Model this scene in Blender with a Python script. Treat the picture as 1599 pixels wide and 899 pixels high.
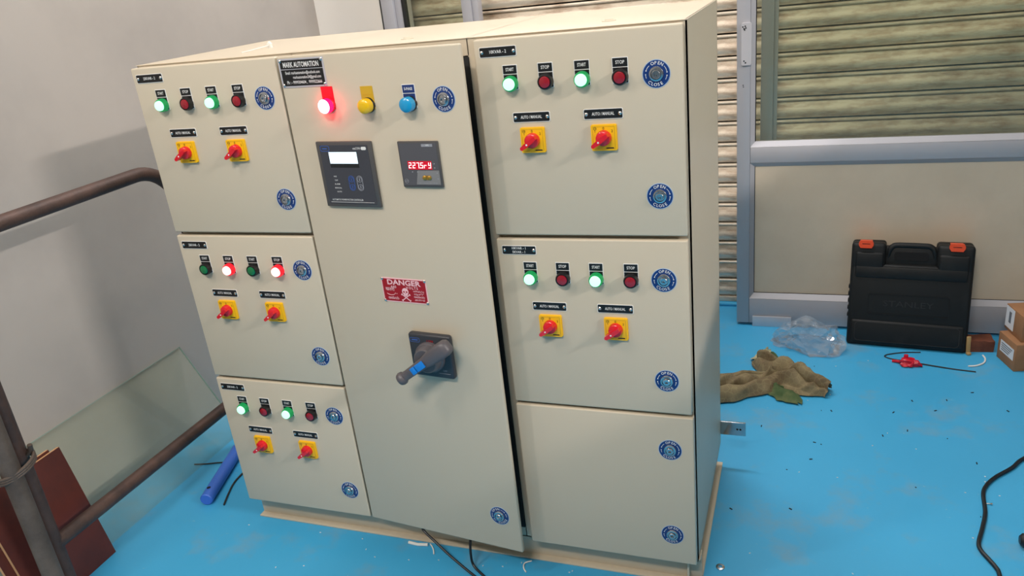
import bpy, bmesh, math, random
from mathutils import Matrix, Vector, Euler, noise
PI = math.pi
random.seed(7)
scene = bpy.context.scene
for o in list(bpy.data.objects):
    bpy.data.objects.remove(o)
COL = scene.collection

# ------------------------------------------------------------------ camera
def camera():
    c = Vector((1.45989661, -1.46366059, 1.3940531))
    yaw, pitch, roll, f = -0.37996419, 0.37949955, 0.11358763, 1232.3589
    cy, sy, cp, sp = math.cos(yaw), math.sin(yaw), math.cos(pitch), math.sin(pitch)
    fw = Vector((sy * cp, cy * cp, -sp)); r = Vector((cy, -sy, 0)); d = fw.cross(r)
    cr, sr = math.cos(roll), math.sin(roll)
    r2 = cr * r + sr * d; d2 = -sr * r + cr * d
    cam = bpy.data.cameras.new('camera'); ob = bpy.data.objects.new('camera', cam); COL.objects.link(ob)
    m = Matrix((r2, -d2, -fw)).transposed().to_4x4(); m.translation = c
    ob.matrix_world = m
    cam.sensor_width = 36; cam.lens = f / 1599 * 36; cam.clip_start = 0.02
    scene.camera = ob
camera()

# ------------------------------------------------------------------ world, lights, exposure
world = bpy.data.worlds.new('world'); scene.world = world; world.use_nodes = True
world.node_tree.nodes['Background'].inputs[0].default_value = (0.8, 0.85, 0.9, 1)
world.node_tree.nodes['Background'].inputs[1].default_value = 0.15

def area(name, loc, target, sx, sy, power, col=(1, 1, 1)):
    l = bpy.data.lights.new(name, 'AREA'); l.shape = 'RECTANGLE'; l.size = sx; l.size_y = sy
    l.energy = power; l.color = col
    o = bpy.data.objects.new(name, l); COL.objects.link(o); o.location = loc
    d = Vector(target) - Vector(loc)
    o.rotation_euler = d.to_track_quat('-Z', 'Y').to_euler()
    return o
# the hall's lamps: a far lamp high on the right, a tube on the left wall, a ceiling tube overhead; the front one is an added fill
area('lamp_far_right', (8.2, -2.2, 4.7), (-0.5, 0.2, 1.1), 1.6, 0.12, 330, (1.0, 0.93, 0.88))
area('tube_light_left_wall', (-0.46, -1.35, 2.6), (0.8, -0.1, 0.5), 0.10, 1.2, 20, (1.0, 0.92, 0.84))
area('fill_light_front', (0.9, -3.2, 4.2), (0.8, 0.0, 0.6), 1.5, 0.3, 112, (1.0, 0.92, 0.84))
area('tube_light_overhead', (0.8, 1.25, 3.2), (0.8, 1.1, 0.0), 1.5, 0.3, 47, (1.0, 0.97, 0.97))

scene.view_settings.view_transform = 'Standard'
scene.view_settings.look = 'None'
scene.view_settings.gamma = 1.0
scene.view_settings.use_curve_mapping = False
scene.view_settings.exposure = 0.0

# ------------------------------------------------------------------ materials
def s2l(c):
    return tuple((x / 12.92 if x <= 0.04045 else ((x + 0.055) / 1.055) ** 2.4) for x in [v / 255 for v in c])
MATS = {}
def mat(name, rgb, rough=0.5, metal=0.0, emit=None, es=0.0, spec=0.5, bump=None, var=None, coat=0.0, trans=0.0, alpha=1.0):
    """var=(rgb2, scale, detail, lo, hi): noise mix towards a second colour; bump=(scale, strength)"""
    m = bpy.data.materials.new(name); m.use_nodes = True
    nt = m.node_tree; b = nt.nodes['Principled BSDF']
    b.inputs['Base Color'].default_value = (*s2l(rgb), 1)
    b.inputs['Roughness'].default_value = rough; b.inputs['Metallic'].default_value = metal
    b.inputs['Specular IOR Level'].default_value = spec
    b.inputs['Coat Weight'].default_value = coat
    b.inputs['Transmission Weight'].default_value = trans
    b.inputs['Alpha'].default_value = alpha
    if emit:
        b.inputs['Emission Color'].default_value = (*emit, 1); b.inputs['Emission Strength'].default_value = es
    tc = None
    if var or bump:
        tc = nt.nodes.new('ShaderNodeTexCoord')
    if var:
        rgb2, sc, det, lo, hi = var
        n = nt.nodes.new('ShaderNodeTexNoise'); n.inputs['Scale'].default_value = sc; n.inputs['Detail'].default_value = det
        n.inputs['Roughness'].default_value = 0.65
        nt.links.new(tc.outputs['Object'], n.inputs['Vector'])
        r = nt.nodes.new('ShaderNodeMapRange'); r.inputs[1].default_value = lo; r.inputs[2].default_value = hi
        nt.links.new(n.outputs['Fac'], r.inputs[0])
        x = nt.nodes.new('ShaderNodeMix'); x.data_type = 'RGBA'
        x.inputs[6].default_value = (*s2l(rgb), 1); x.inputs[7].default_value = (*s2l(rgb2), 1)
        nt.links.new(r.outputs[0], x.inputs[0]); nt.links.new(x.outputs[2], b.inputs['Base Color'])
    if bump:
        n2 = nt.nodes.new('ShaderNodeTexNoise'); n2.inputs['Scale'].default_value = bump[0]; n2.inputs['Detail'].default_value = 3
        nt.links.new(tc.outputs['Object'], n2.inputs['Vector'])
        bp = nt.nodes.new('ShaderNodeBump'); bp.inputs['Strength'].default_value = bump[1]; bp.inputs['Distance'].default_value = 0.002
        nt.links.new(n2.outputs['Fac'], bp.inputs['Height']); nt.links.new(bp.outputs[0], b.inputs['Normal'])
    MATS[name] = m
    return m
M = MATS
mat('paint', (201, 188, 166), 0.42, bump=(700, 0.08))
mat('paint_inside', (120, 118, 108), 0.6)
mat('gasket', (22, 23, 22), 0.8)
mat('black_plate', (14, 13, 13), 0.45)
mat('black_plastic', (16, 15, 16), 0.35)
mat('white_print', (232, 230, 226), 0.5)
mat('rivet', (215, 213, 208), 0.25, 1.0)
mat('steel', (190, 192, 196), 0.22, 1.0)
mat('steel_dark', (90, 90, 92), 0.35, 1.0)
mat('aluminium', (172, 171, 176), 0.45, 0.2)
mat('aluminium_light', (205, 203, 208), 0.35, 0.4)
mat('blue_ring', (10, 52, 116), 0.4)
mat('pale_blue', (170, 190, 212), 0.4)
mat('yellow_plastic', (246, 190, 10), 0.38)
mat('yellow_line', (190, 140, 8), 0.5)
mat('red_knob', (214, 22, 40), 0.25, coat=0.3)
mat('red_off', (150, 18, 34), 0.25, coat=0.4)
mat('green_off', (14, 112, 62), 0.25, coat=0.4)
mat('green_on', (120, 255, 180), 0.3, emit=(0.60, 1.0, 0.76), es=1.15)
mat('green_rim', (10, 120, 60), 0.3, emit=(0.0, 0.42, 0.12), es=0.32)
mat('red_on', (255, 200, 190), 0.3, emit=(1.0, 0.70, 0.66), es=1.15)
mat('red_rim', (190, 10, 20), 0.3, emit=(1.0, 0.01, 0.03), es=0.8)
mat('phase_red_on', (255, 225, 230), 0.3, emit=(1.0, 0.80, 0.86), es=2.6)
mat('phase_red_rim', (240, 10, 60), 0.3, emit=(1.0, 0.0, 0.015), es=14.0)
mat('phase_red_plate', (240, 10, 40), 0.4)
mat('phase_yellow', (232, 184, 10), 0.28, coat=0.3)
mat('phase_yellow_plate', (205, 164, 38), 0.45)
mat('phase_blue', (22, 150, 200), 0.25, coat=0.4)
mat('phase_blue_plate', (24, 50, 108), 0.4)
mat('device_dark', (62, 62, 68), 0.45)
mat('device_frame', (78, 75, 74), 0.45)
mat('device_grey', (84, 82, 86), 0.45)
mat('device_light', (128, 126, 126), 0.5)
mat('lcd', (210, 230, 245), 0.3, emit=(0.78, 0.93, 1.0), es=0.95)
mat('led_window', (120, 0, 16), 0.2, emit=(0.55, 0.0, 0.02), es=0.9)
mat('led_digit', (255, 200, 200), 0.3, emit=(1.0, 0.72, 0.72), es=1.6)
mat('logo_blue', (60, 92, 160), 0.4)
mat('grey_print', (150, 150, 156), 0.5)
mat('brass', (190, 150, 70), 0.35, 0.8)
mat('danger_red', (160, 8, 26), 0.35)
mat('danger_print', (244, 196, 200), 0.5)
mat('handle_grey', (88, 84, 88), 0.42)
mat('handle_plate', (48, 50, 56), 0.38)
mat('handle_blue', (20, 120, 205), 0.4)
mat('wall_paint', (174, 166, 158), 0.75, var=((160, 153, 146), 1.6, 5, 0.45, 0.8), bump=(60, 0.08))
mat('wall_white', (240, 234, 226), 0.75, bump=(60, 0.06))
mat('ceiling_white', (190, 188, 182), 0.8)
mat('hall_wall', (150, 146, 140), 0.8)
mat('pipe_rust', (92, 70, 62), 0.55, 0.3, var=((58, 48, 46), 14, 6, 0.35, 0.75), bump=(180, 0.4))
mat('pipe_grey', (104, 90, 80), 0.6, 0.15, var=((68, 56, 49), 10, 6, 0.35, 0.75), bump=(180, 0.4))
mat('plywood_face', (92, 38, 28), 0.5, var=((62, 26, 22), 7, 6, 0.35, 0.75))
mat('plywood_edge', (196, 150, 108), 0.7)
mat('blue_tube', (58, 108, 205), 0.45)
mat('dark_hole', (6, 6, 8), 0.9)
mat('case_black', (15, 17, 18), 0.55, spec=0.35, bump=(500, 0.15), var=((34, 35, 34), 9, 6, 0.55, 0.9))
mat('case_edge', (30, 30, 30), 0.6)
mat('latch_orange', (222, 74, 34), 0.4)
mat('cardboard', (156, 112, 76), 0.8, var=((136, 96, 66), 12, 4, 0.4, 0.8))
mat('cardboard_dark', (92, 72, 62), 0.8)
mat('paper', (222, 222, 224), 0.6)
mat('paper_ink', (110, 112, 118), 0.6)
mat('brick_wood', (120, 66, 44), 0.8, var=((86, 46, 34), 22, 5, 0.4, 0.75), bump=(90, 0.5))
mat('wood_strip', (176, 142, 92), 0.7)
mat('cable_black', (14, 18, 24), 0.45)
mat('wire_dark', (38, 34, 32), 0.6)
mat('tie_white', (228, 226, 220), 0.45)
mat('red_scrap', (196, 16, 44), 0.35)
mat('board_panel', (206, 190, 168), 0.62, var=((192, 176, 154), 3, 5, 0.4, 0.8), bump=(250, 0.1))
mat('debris', (20, 24, 30), 0.8)
mat('debris_pale', (205, 212, 216), 0.7)

# floor: light blue epoxy with dusty stains
def floor_material():
    m = mat('floor_epoxy', (70, 162, 208), 0.36)
    nt = m.node_tree; b = nt.nodes['Principled BSDF']
    tc = nt.nodes.new('ShaderNodeTexCoord')
    def noi(sc, det, lo, hi, rough=0.6):
        n = nt.nodes.new('ShaderNodeTexNoise'); n.inputs['Scale'].default_value = sc; n.inputs['Detail'].default_value = det
        n.inputs['Roughness'].default_value = rough
        nt.links.new(tc.outputs['Object'], n.inputs['Vector'])
        r = nt.nodes.new('ShaderNodeMapRange'); r.inputs[1].default_value = lo; r.inputs[2].default_value = hi
        nt.links.new(n.outputs['Fac'], r.inputs[0]); return r.outputs[0]
    def mix(fac, a, bcol):
        x = nt.nodes.new('ShaderNodeMix'); x.data_type = 'RGBA'
        nt.links.new(fac, x.inputs[0])
        if isinstance(a, tuple): x.inputs[6].default_value = (*s2l(a), 1)
        else: nt.links.new(a, x.inputs[6])
        x.inputs[7].default_value = (*s2l(bcol), 1); return x.outputs[2]
    def scaled(s, k):
        mm = nt.nodes.new('ShaderNodeMath'); mm.operation = 'MULTIPLY'; mm.inputs[1].default_value = k
        nt.links.new(s, mm.inputs[0]); return mm.outputs[0]
    c = mix(scaled(noi(1.3, 3, 0.35, 0.75), 0.35), (64, 166, 214), (52, 146, 196))
    c = mix(scaled(noi(6.5, 6, 0.56, 0.80), 0.6), c, (132, 150, 156))
    c = mix(scaled(noi(55, 4, 0.70, 0.80), 0.6), c, (170, 190, 198))
    c = mix(scaled(noi(3.1, 8, 0.66, 0.80, 0.75), 0.5), c, (120, 128, 122))
    nt.links.new(c, b.inputs['Base Color'])
    rr = nt.nodes.new('ShaderNodeMapRange'); rr.inputs[3].default_value = 0.32; rr.inputs[4].default_value = 0.5
    n = nt.nodes.new('ShaderNodeTexNoise'); n.inputs['Scale'].default_value = 9; n.inputs['Detail'].default_value = 5
    nt.links.new(tc.outputs['Object'], n.inputs['Vector']); nt.links.new(n.outputs['Fac'], rr.inputs[0])
    nt.links.new(rr.outputs[0], b.inputs['Roughness'])
    n2 = nt.nodes.new('ShaderNodeTexNoise'); n2.inputs['Scale'].default_value = 160; nt.links.new(tc.outputs['Object'], n2.inputs['Vector'])
    bp = nt.nodes.new('ShaderNodeBump'); bp.inputs['Strength'].default_value = 0.08; bp.inputs['Distance'].default_value = 0.002
    nt.links.new(n2.outputs['Fac'], bp.inputs['Height']); nt.links.new(bp.outputs[0], b.inputs['Normal'])
floor_material()

def shutter_material():
    m = mat('shutter_steel', (188, 172, 150), 0.5, 0.25)
    nt = m.node_tree; b = nt.nodes['Principled BSDF']; tc = nt.nodes.new('ShaderNodeTexCoord')
    mp = nt.nodes.new('ShaderNodeMapping'); mp.inputs['Scale'].default_value = (3, 3, 14)
    nt.links.new(tc.outputs['Object'], mp.inputs['Vector'])
    n = nt.nodes.new('ShaderNodeTexNoise'); n.inputs['Scale'].default_value = 2.2; n.inputs['Detail'].default_value = 7; n.inputs['Roughness'].default_value = 0.7
    nt.links.new(mp.outputs[0], n.inputs['Vector'])
    r = nt.nodes.new('ShaderNodeValToRGB'); e = r.color_ramp.elements
    e[0].position = 0.32; e[0].color = (*s2l((170, 140, 114)), 1)
    e[1].position = 0.56; e[1].color = (*s2l((232, 218, 198)), 1)
    nt.links.new(n.outputs['Fac'], r.inputs[0]); nt.links.new(r.outputs[0], b.inputs['Base Color'])
shutter_material()

def glass_material(name, tint, gloss=0.035, haze=0.06, haze_rgb=(190, 196, 180)):
    m = bpy.data.materials.new(name); m.use_nodes = True; nt = m.node_tree; nt.nodes.clear()
    out = nt.nodes.new('ShaderNodeOutputMaterial')
    t = nt.nodes.new('ShaderNodeBsdfTransparent'); t.inputs[0].default_value = (*tint, 1)
    g = nt.nodes.new('ShaderNodeBsdfGlossy'); g.inputs['Roughness'].default_value = 0.06
    d = nt.nodes.new('ShaderNodeBsdfDiffuse'); d.inputs[0].default_value = (*s2l(haze_rgb), 1)
    lw = nt.nodes.new('ShaderNodeLayerWeight'); lw.inputs[0].default_value = 0.5
    pw = nt.nodes.new('ShaderNodeMath'); pw.operation = 'POWER'; pw.inputs[1].default_value = 5.0
    nt.links.new(lw.outputs['Facing'], pw.inputs[0])
    fr = nt.nodes.new('ShaderNodeMath'); fr.operation = 'MULTIPLY_ADD'; fr.inputs[1].default_value = 0.7; fr.inputs[2].default_value = gloss
    nt.links.new(pw.outputs[0], fr.inputs[0])
    m1 = nt.nodes.new('ShaderNodeMixShader'); m1.inputs[0].default_value = haze
    nt.links.new(t.outputs[0], m1.inputs[1]); nt.links.new(d.outputs[0], m1.inputs[2])
    m2 = nt.nodes.new('ShaderNodeMixShader')
    nt.links.new(fr.outputs[0], m2.inputs[0]); nt.links.new(m1.outputs[0], m2.inputs[1]); nt.links.new(g.outputs[0], m2.inputs[2])
    nt.links.new(m2.outputs[0], out.inputs[0])
    MATS[name] = m
glass_material('window_glass', (0.86, 0.88, 0.82), haze=0.04, haze_rgb=(160, 170, 150))
glass_material('sheet_glass', (0.965, 0.985, 0.965), haze=0.07, haze_rgb=(205, 208, 184))
glass_material('bag_plastic', (0.94, 0.96, 0.97), gloss=0.10, haze=0.14, haze_rgb=(205, 212, 220))
mat('glass_edge', (120, 150, 140), 0.3)

def cloth_material():
    m = mat('rag_cloth', (128, 118, 84), 0.9)
    nt = m.node_tree; b = nt.nodes['Principled BSDF']; tc = nt.nodes.new('ShaderNodeTexCoord')
    v = nt.nodes.new('ShaderNodeTexVoronoi'); v.inputs['Scale'].default_value = 55; v.feature = 'DISTANCE_TO_EDGE'
    nt.links.new(tc.outputs['Object'], v.inputs['Vector'])
    n = nt.nodes.new('ShaderNodeTexNoise'); n.inputs['Scale'].default_value = 16; n.inputs['Detail'].default_value = 4
    nt.links.new(tc.outputs['Object'], n.inputs['Vector'])
    r = nt.nodes.new('ShaderNodeValToRGB'); e = r.color_ramp.elements
    e[0].position = 0.36; e[0].color = (*s2l((104, 88, 64)), 1); e[1].position = 0.62; e[1].color = (*s2l((132, 118, 88)), 1)
    nt.links.new(n.outputs['Fac'], r.inputs[0])
    mr = nt.nodes.new('ShaderNodeMapRange'); mr.inputs[1].default_value = 0.02; mr.inputs[2].default_value = 0.06; mr.inputs[3].default_value = 0.22; mr.inputs[4].default_value = 0.0
    nt.links.new(v.outputs['Distance'], mr.inputs[0])
    x = nt.nodes.new('ShaderNodeMix'); x.data_type = 'RGBA'; x.inputs[7].default_value = (*s2l((176, 166, 120)), 1)
    nt.links.new(mr.outputs[0], x.inputs[0]); nt.links.new(r.outputs[0], x.inputs[6]); nt.links.new(x.outputs[2], b.inputs['Base Color'])
cloth_material()
mat('rag_green', (62, 84, 48), 0.9, var=((96, 104, 66), 30, 4, 0.4, 0.7))
mat('rag_pale', (178, 170, 134), 0.9)

# ------------------------------------------------------------------ mesh building
def T(x, y, z): return Matrix.Translation((x, y, z))
def RX(a): return Matrix.Rotation(a, 4, 'X')
def RY(a): return Matrix.Rotation(a, 4, 'Y')
def RZ(a): return Matrix.Rotation(a, 4, 'Z')
ID = Matrix.Identity(4)

class B:
    """collects shapes into ONE mesh"""
    def __init__(s): s.v = []; s.f = []; s.m = []
    def raw(s, vs, fs, X=ID, mi=0):
        n = len(s.v); s.v += [tuple(X @ Vector(p)) for p in vs]
        s.f += [tuple(i + n for i in f) for f in fs]; s.m += [mi] * len(fs); return s
    def bm(s, bm, X=ID, mi=0):
        bm.verts.index_update()
        s.raw([v.co[:] for v in bm.verts], [[v.index for v in f.verts] for f in bm.faces], X, mi); bm.free(); return s
    def box(s, lo, hi, bev=0.0, X=ID, mi=0, seg=2):
        bm = bmesh.new(); bmesh.ops.create_cube(bm, size=1)
        for v in bm.verts:
            v.co = Vector([(lo[i] + hi[i]) / 2 + v.co[i] * (hi[i] - lo[i]) for i in range(3)])
        if bev: bmesh.ops.bevel(bm, geom=list(bm.edges), offset=bev, segments=seg, profile=0.5, affect='EDGES')
        return s.bm(bm, X, mi)
    def lathe(s, prof, n=24, X=ID, mi=0, cap=True):
        """profile [(r, z)] about local z"""
        vs, fs = [], []
        for r, z in prof:
            for k in range(n): vs.append((r * math.cos(2 * PI * k / n), r * math.sin(2 * PI * k / n), z))
        for i in range(len(prof) - 1):
            for k in range(n):
                a, b2 = i * n + k, i * n + (k + 1) % n
                fs.append((a, b2, b2 + n, a + n))
        if cap:
            fs.append(tuple(range(n))[::-1]); fs.append(tuple((len(prof) - 1) * n + k for k in range(n)))
        return s.raw(vs, fs, X, mi)
    def prism(s, poly, z0, z1, X=ID, mi=0):
        n = len(poly); vs = [(x, y, z0) for x, y in poly] + [(x, y, z1) for x, y in poly]
        fs = [tuple(range(n))[::-1], tuple(range(n, 2 * n))] + [(k, (k + 1) % n, n + (k + 1) % n, n + k) for k in range(n)]
        return s.raw(vs, fs, X, mi)
    def rrect(s, w, h, r, z0, z1, X=ID, mi=0, n=5):
        return s.prism(rr(w, h, r, n), z0, z1, X, mi)
    def ringrect(s, w, h, r, t, z0, z1, X=ID, mi=0, n=6):
        o, i = rr(w, h, r, n), rr(w - 2 * t, h - 2 * t, max(r - t, 0.0002), n); k = len(o)
        vs = [(x, y, z1) for x, y in o] + [(x, y, z1) for x, y in i] + [(x, y, z0) for x, y in o] + [(x, y, z0) for x, y in i]
        fs = []
        for a in range(k):
            b2 = (a + 1) % k
            fs += [(a, b2, k + b2, k + a), (2 * k + a, 2 * k + b2, b2, a)[::1], (k + a, k + b2, 3 * k + b2, 3 * k + a)]
        return s.raw(vs, fs, X, mi)
    def tube(s, pts, r, n=10, X=ID, mi=0, rads=None):
        pts = [Vector(p) for p in pts]; vs, fs = [], []
        up = None
        for i, p in enumerate(pts):
            t = (pts[min(i + 1, len(pts) - 1)] - pts[max(i - 1, 0)]).normalized()
            if up is None:
                up = Vector((0, 0, 1)) if abs(t.z) < 0.9 else Vector((1, 0, 0))
            a = t.cross(up).normalized(); up = a.cross(t).normalized()
            rr_ = rads[i] if rads else r
            for k in range(n):
                q = 2 * PI * k / n; vs.append(p + rr_ * (math.cos(q) * a + math.sin(q) * up))
        for i in range(len(pts) - 1):
            for k in range(n):
                b2 = (k + 1) % n; fs.append((i * n + k, i * n + b2, (i + 1) * n + b2, (i + 1) * n + k))
        fs.append(tuple(range(n))[::-1]); fs.append(tuple((len(pts) - 1) * n + k for k in range(n)))
        return s.raw(vs, fs, X, mi)
    def text(s, txt, size, x=0, y=0, z=0, X=ID, mi=0, bold=0.0, sx=1.0, align='CENTER', fit=None, sp=1.0):
        vs, fs, wd = glyphs(txt, size, bold, align, sp)
        if fit: sx = fit / max(wd, 1e-6)
        return s.raw(vs, fs, X @ T(x, y, z) @ Matrix.Diagonal((sx, 1, 1, 1)), mi)
    def mesh(s, name, mats, smooth=True, ang=38):
        me = bpy.data.meshes.new(name); me.from_pydata(s.v, [], s.f)
        for k in (mats if isinstance(mats, (list, tuple)) else [mats]): me.materials.append(MATS[k])
        me.polygons.foreach_set('material_index', s.m)
        bm = bmesh.new(); bm.from_mesh(me); bmesh.ops.recalc_face_normals(bm, faces=bm.faces); bm.to_mesh(me); bm.free()
        if smooth:
            me.polygons.foreach_set('use_smooth', [True] * len(me.polygons)); me.set_sharp_from_angle(angle=math.radians(ang))
        me.update(); return me

def rr(w, h, r, n=5):
    out = []
    for cx, cy, a0 in ((w / 2 - r, h / 2 - r, 0), (-w / 2 + r, h / 2 - r, PI / 2), (-w / 2 + r, -h / 2 + r, PI), (w / 2 - r, -h / 2 + r, 1.5 * PI)):
        for k in range(n + 1):
            a = a0 + PI / 2 * k / n; out.append((cx + r * math.cos(a), cy + r * math.sin(a)))
    return out

_gl = {}
def glyphs(txt, size, bold, align, sp):
    key = (txt, size, bold, align, sp)
    if key not in _gl:
        c = bpy.data.curves.new('lettering_curve', 'FONT'); c.body = txt; c.size = size; c.align_x = align; c.align_y = 'CENTER'
        c.offset = bold * size; c.resolution_u = 2; c.space_character = sp
        o = bpy.data.objects.new('lettering_curve', c)
        COL.objects.link(o); dg = bpy.context.evaluated_depsgraph_get()
        me = bpy.data.meshes.new_from_object(o.evaluated_get(dg))
        vs = [v.co[:] for v in me.vertices]; fs = [tuple(p.vertices) for p in me.polygons]
        wd = max([v[0] for v in vs] or [0]) - min([v[0] for v in vs] or [0])
        bpy.data.objects.remove(o); bpy.data.meshes.remove(me); bpy.data.curves.remove(c)
        _gl[key] = (vs, fs, wd)
    return _gl[key]

WM = {}
def put(name, me, parent=None, X=ID):
    if isinstance(me, B): raise TypeError
    o = bpy.data.objects.new(name, me); COL.objects.link(o)
    WM[o.name] = X.copy()
    if parent is not None:
        o.parent = parent; o.matrix_basis = WM[parent.name].inverted() @ X
    else:
        o.matrix_basis = X
    return o
def tag(o, label, cat, group=None):
    o['label'] = label; o['category'] = cat
    if group: o['group'] = group
    return o
def thing(name, label, cat, X=ID, group=None):
    return tag(put(name, None, None, X), label, cat, group)
def struct(o): o['kind'] = 'structure'; return o
def boxat(name, lo, hi, m, parent=None, bev=0.0):
    """mesh with its origin at the box centre of the base"""
    c = ((lo[0] + hi[0]) / 2, (lo[1] + hi[1]) / 2, lo[2])
    b = B().box([lo[i] - c[i] for i in range(3)], [hi[i] - c[i] for i in range(3)], bev)
    return put(name, b.mesh(name, m), parent, T(*c))

# ------------------------------------------------------------------ the room
XL, XR, YF, YB, ZC = -0.55, 9.0, -6.0, 1.66, 5.2
struct(boxat('floor', (XL - 0.1, YF - 0.1, -0.1), (XR + 0.1, 1.9, 0.0), 'floor_epoxy'))
struct(boxat('ceiling', (XL - 0.1, YF - 0.1, ZC), (XR + 0.1, 1.9, ZC + 0.1), 'ceiling_white'))
struct(boxat('wall_left', (XL - 0.1, YF, 0), (XL, 1.9, ZC), 'wall_paint'))
struct(boxat('wall_right', (XR, YF, 0), (XR + 0.1, 1.9, ZC), 'hall_wall'))
# unseen low wall added on the right to keep the far lamp off the floor
struct(boxat('added_shade_wall', (2.85, -0.9, 0), (2.97, YB, 1.5), 'hall_wall'))
struct(boxat('wall_front', (XL, YF - 0.1, 0), (XR, YF, ZC), 'hall_wall'))
wb = B().box((XL, YB, 0), (-0.16, YB + 0.2, ZC)).box((-0.16, YB, 2.35), (XR, YB + 0.2, ZC))
struct(put('wall_back', wb.mesh('wall_back', 'wall_white')))
# low painted kerb under the shutter
struct(boxat('trim_1', (-0.16, 1.665, 0), (XR, 1.80, 0.012), 'floor_epoxy', None, 0.004))

# rolling shutter: curved slats, each one its own piece
sh = thing('rolling_shutter', 'closed beige steel rolling shutter of curved slats behind the aluminium doors', 'shutter', T(1.7, 1.70, 0))
PITCH = 0.0815
prof = []
for k in range(9):
    t = k / 8; z = 0.004 + t * 0.062
    prof.append((-0.019 * math.sin(PI * (0.10 + 0.74 * (1 - t) ** 1.3)) + 0.006, z))
prof += [(0.001, 0.0670), (-0.008, 0.0685), (-0.0125, 0.072), (-0.0125, 0.076), (-0.008, 0.079), (0.006, 0.0800)]
sb = B(); n = len(prof)
vs = [(-1.85, y, z) for y, z in prof] + [(1.85, y, z) for y, z in prof] + [(-1.85, y + 0.0015, z) for y, z in prof] + [(1.85, y + 0.0015, z) for y, z in prof]
fs = [(k, k + 1, n + k + 1, n + k) for k in range(n - 1)] + [(2 * n + k, 3 * n + k, 3 * n + k + 1, 2 * n + k + 1) for k in range(n - 1)]
sb.raw(vs, fs); slat_me = sb.mesh('slat', 'shutter_steel', ang=50)
for k in range(28):
    put('slat', slat_me, sh, T(1.7, 1.70, 0.034 + k * PITCH))
put('bottom_bar', B().box((-1.85, -0.012, 0.013), (1.85, 0.008, 0.036), 0.002).mesh('bottom_bar', 'shutter_steel'), sh, T(1.7, 1.70, 0))
put('backing', B().box((-1.85, 0.02, 0.0), (1.85, 0.03, 2.34)).mesh('backing', 'gasket'), sh, T(1.7, 1.70, 0))

# aluminium door leaf on the right
YD = 1.49
d1 = struct(put('door_1', None, None, T(1.85, YD, 0)))
def bar(name, lo, hi, m='aluminium', parent=d1, bev=0.003): return boxat(name, lo, hi, m, parent, bev)
def chamfer_h(name, x0, x1, z0, z1, top):      # sloped bead between rail face and panel
    b = B()
    if top: vs = [(x0, 0, z0), (x1, 0, z0), (x1, 0.016, z1), (x0, 0.016, z1), (x0, 0.03, z0), (x1, 0.03, z0), (x1, 0.03, z1), (x0, 0.03, z1)]
    else:   vs = [(x0, 0.016, z0), (x1, 0.016, z0), (x1, 0, z1), (x0, 0, z1), (x0, 0.03, z0), (x1, 0.03, z0), (x1, 0.03, z1), (x0, 0.03, z1)]
    b.raw(vs, [(0, 1, 2, 3), (4, 5, 6, 7), (0, 1, 5, 4), (2, 3, 7, 6), (0, 3, 7, 4), (1, 2, 6, 5)])
    return put(name, b.mesh(name, 'aluminium'), d1, T(0, YD, 0))
def chamfer_v(name, x0, x1, z0, z1, left):
    vs = [(x0, 0 if left else 0.016, z0), (x1, 0.016 if left else 0, z0), (x1, 0.03, z0), (x0, 0.03, z0)]
    vs = vs + [(x, y, z1) for x, y, z in vs]
    b = B().raw(vs, [(0, 1, 2, 3), (4, 5, 6, 7), (0, 1, 5, 4), (1, 2, 6, 5), (2, 3, 7, 6), (3, 0, 4, 7)])
    return put(name, b.mesh(name, 'aluminium'), d1, T(0, YD, 0))
LX0, LX1 = 1.221, 2.52
bar('stile', (LX0, YD, 0.010), (1.268, YD + 0.04, 2.20)); bar('stile', (LX1 - 0.047, YD, 0.010), (LX1, YD + 0.04, 2.20))
bar('bottom_rail', (1.268, YD, 0.010), (LX1 - 0.047, YD + 0.04, 0.115)); bar('middle_rail', (1.268, YD, 0.653), (LX1 - 0.047, YD + 0.04, 0.712))
bar('top_rail', (1.268, YD, 2.10), (LX1 - 0.047, YD + 0.04, 2.20))
chamfer_h('glazing_bead', 1.268, LX1 - 0.047, 0.115, 0.135, True); chamfer_h('glazing_bead', 1.268, LX1 - 0.047, 0.637, 0.653, False)
chamfer_h('glazing_bead', 1.268, LX1 - 0.047, 0.712, 0.730, True)
chamfer_v('glazing_bead', 1.268, 1.284, 0.115, 0.653, True); chamfer_v('glazing_bead', 1.268, 1.284, 0.712, 2.10, True)
put('lower_panel', B().box((1.27, 0.018, 0.118), (LX1 - 0.049, 0.028, 0.650)).mesh('lower_panel', 'board_panel'), d1, T(0, YD, 0))
put('panel_seal', B().box((1.2835, 0.0155, 0.135), (1.2855, 0.0180, 0.637)).box((1.2835, 0.0155, 0.1345), (LX1 - 0.06, 0.018, 0.1360)).mesh('panel_seal', 'gasket'), d1, T(0, YD, 0))
put('glass_pane', B().box((1.284, 0.019, 0.725), (LX1 - 0.055, 0.024, 2.11)).mesh('glass_pane', 'window_glass'), d1, T(0, YD, 0))
put('pane_seal', B().box((1.2835, 0.0155, 0.730), (1.2865, 0.0185, 2.10)).mesh('pane_seal', 'gasket'), d1, T(0, YD, 0))
pl = put('lock_plate', B().rrect(0.034, 0.142, 0.006, 0, 0.010).mesh('lock_plate', 'aluminium_light'), d1, T(1.254, YD, 1.075) @ RX(PI / 2))
hb = B()
for x, z in ((-0.008, 0.052), (-0.004, 0.060), (-0.012, 0.058), (-0.008, -0.056), (-0.003, -0.062), (-0.006, 0.048), (-0.002, 0.054)):
    hb.lathe([(0.0026, 0.010), (0.0026, 0.0106)], 10, T(x, z, 0))
put('screw_hole', hb.mesh('screw_hole', 'dark_hole'), pl, WM[pl.name])
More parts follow.
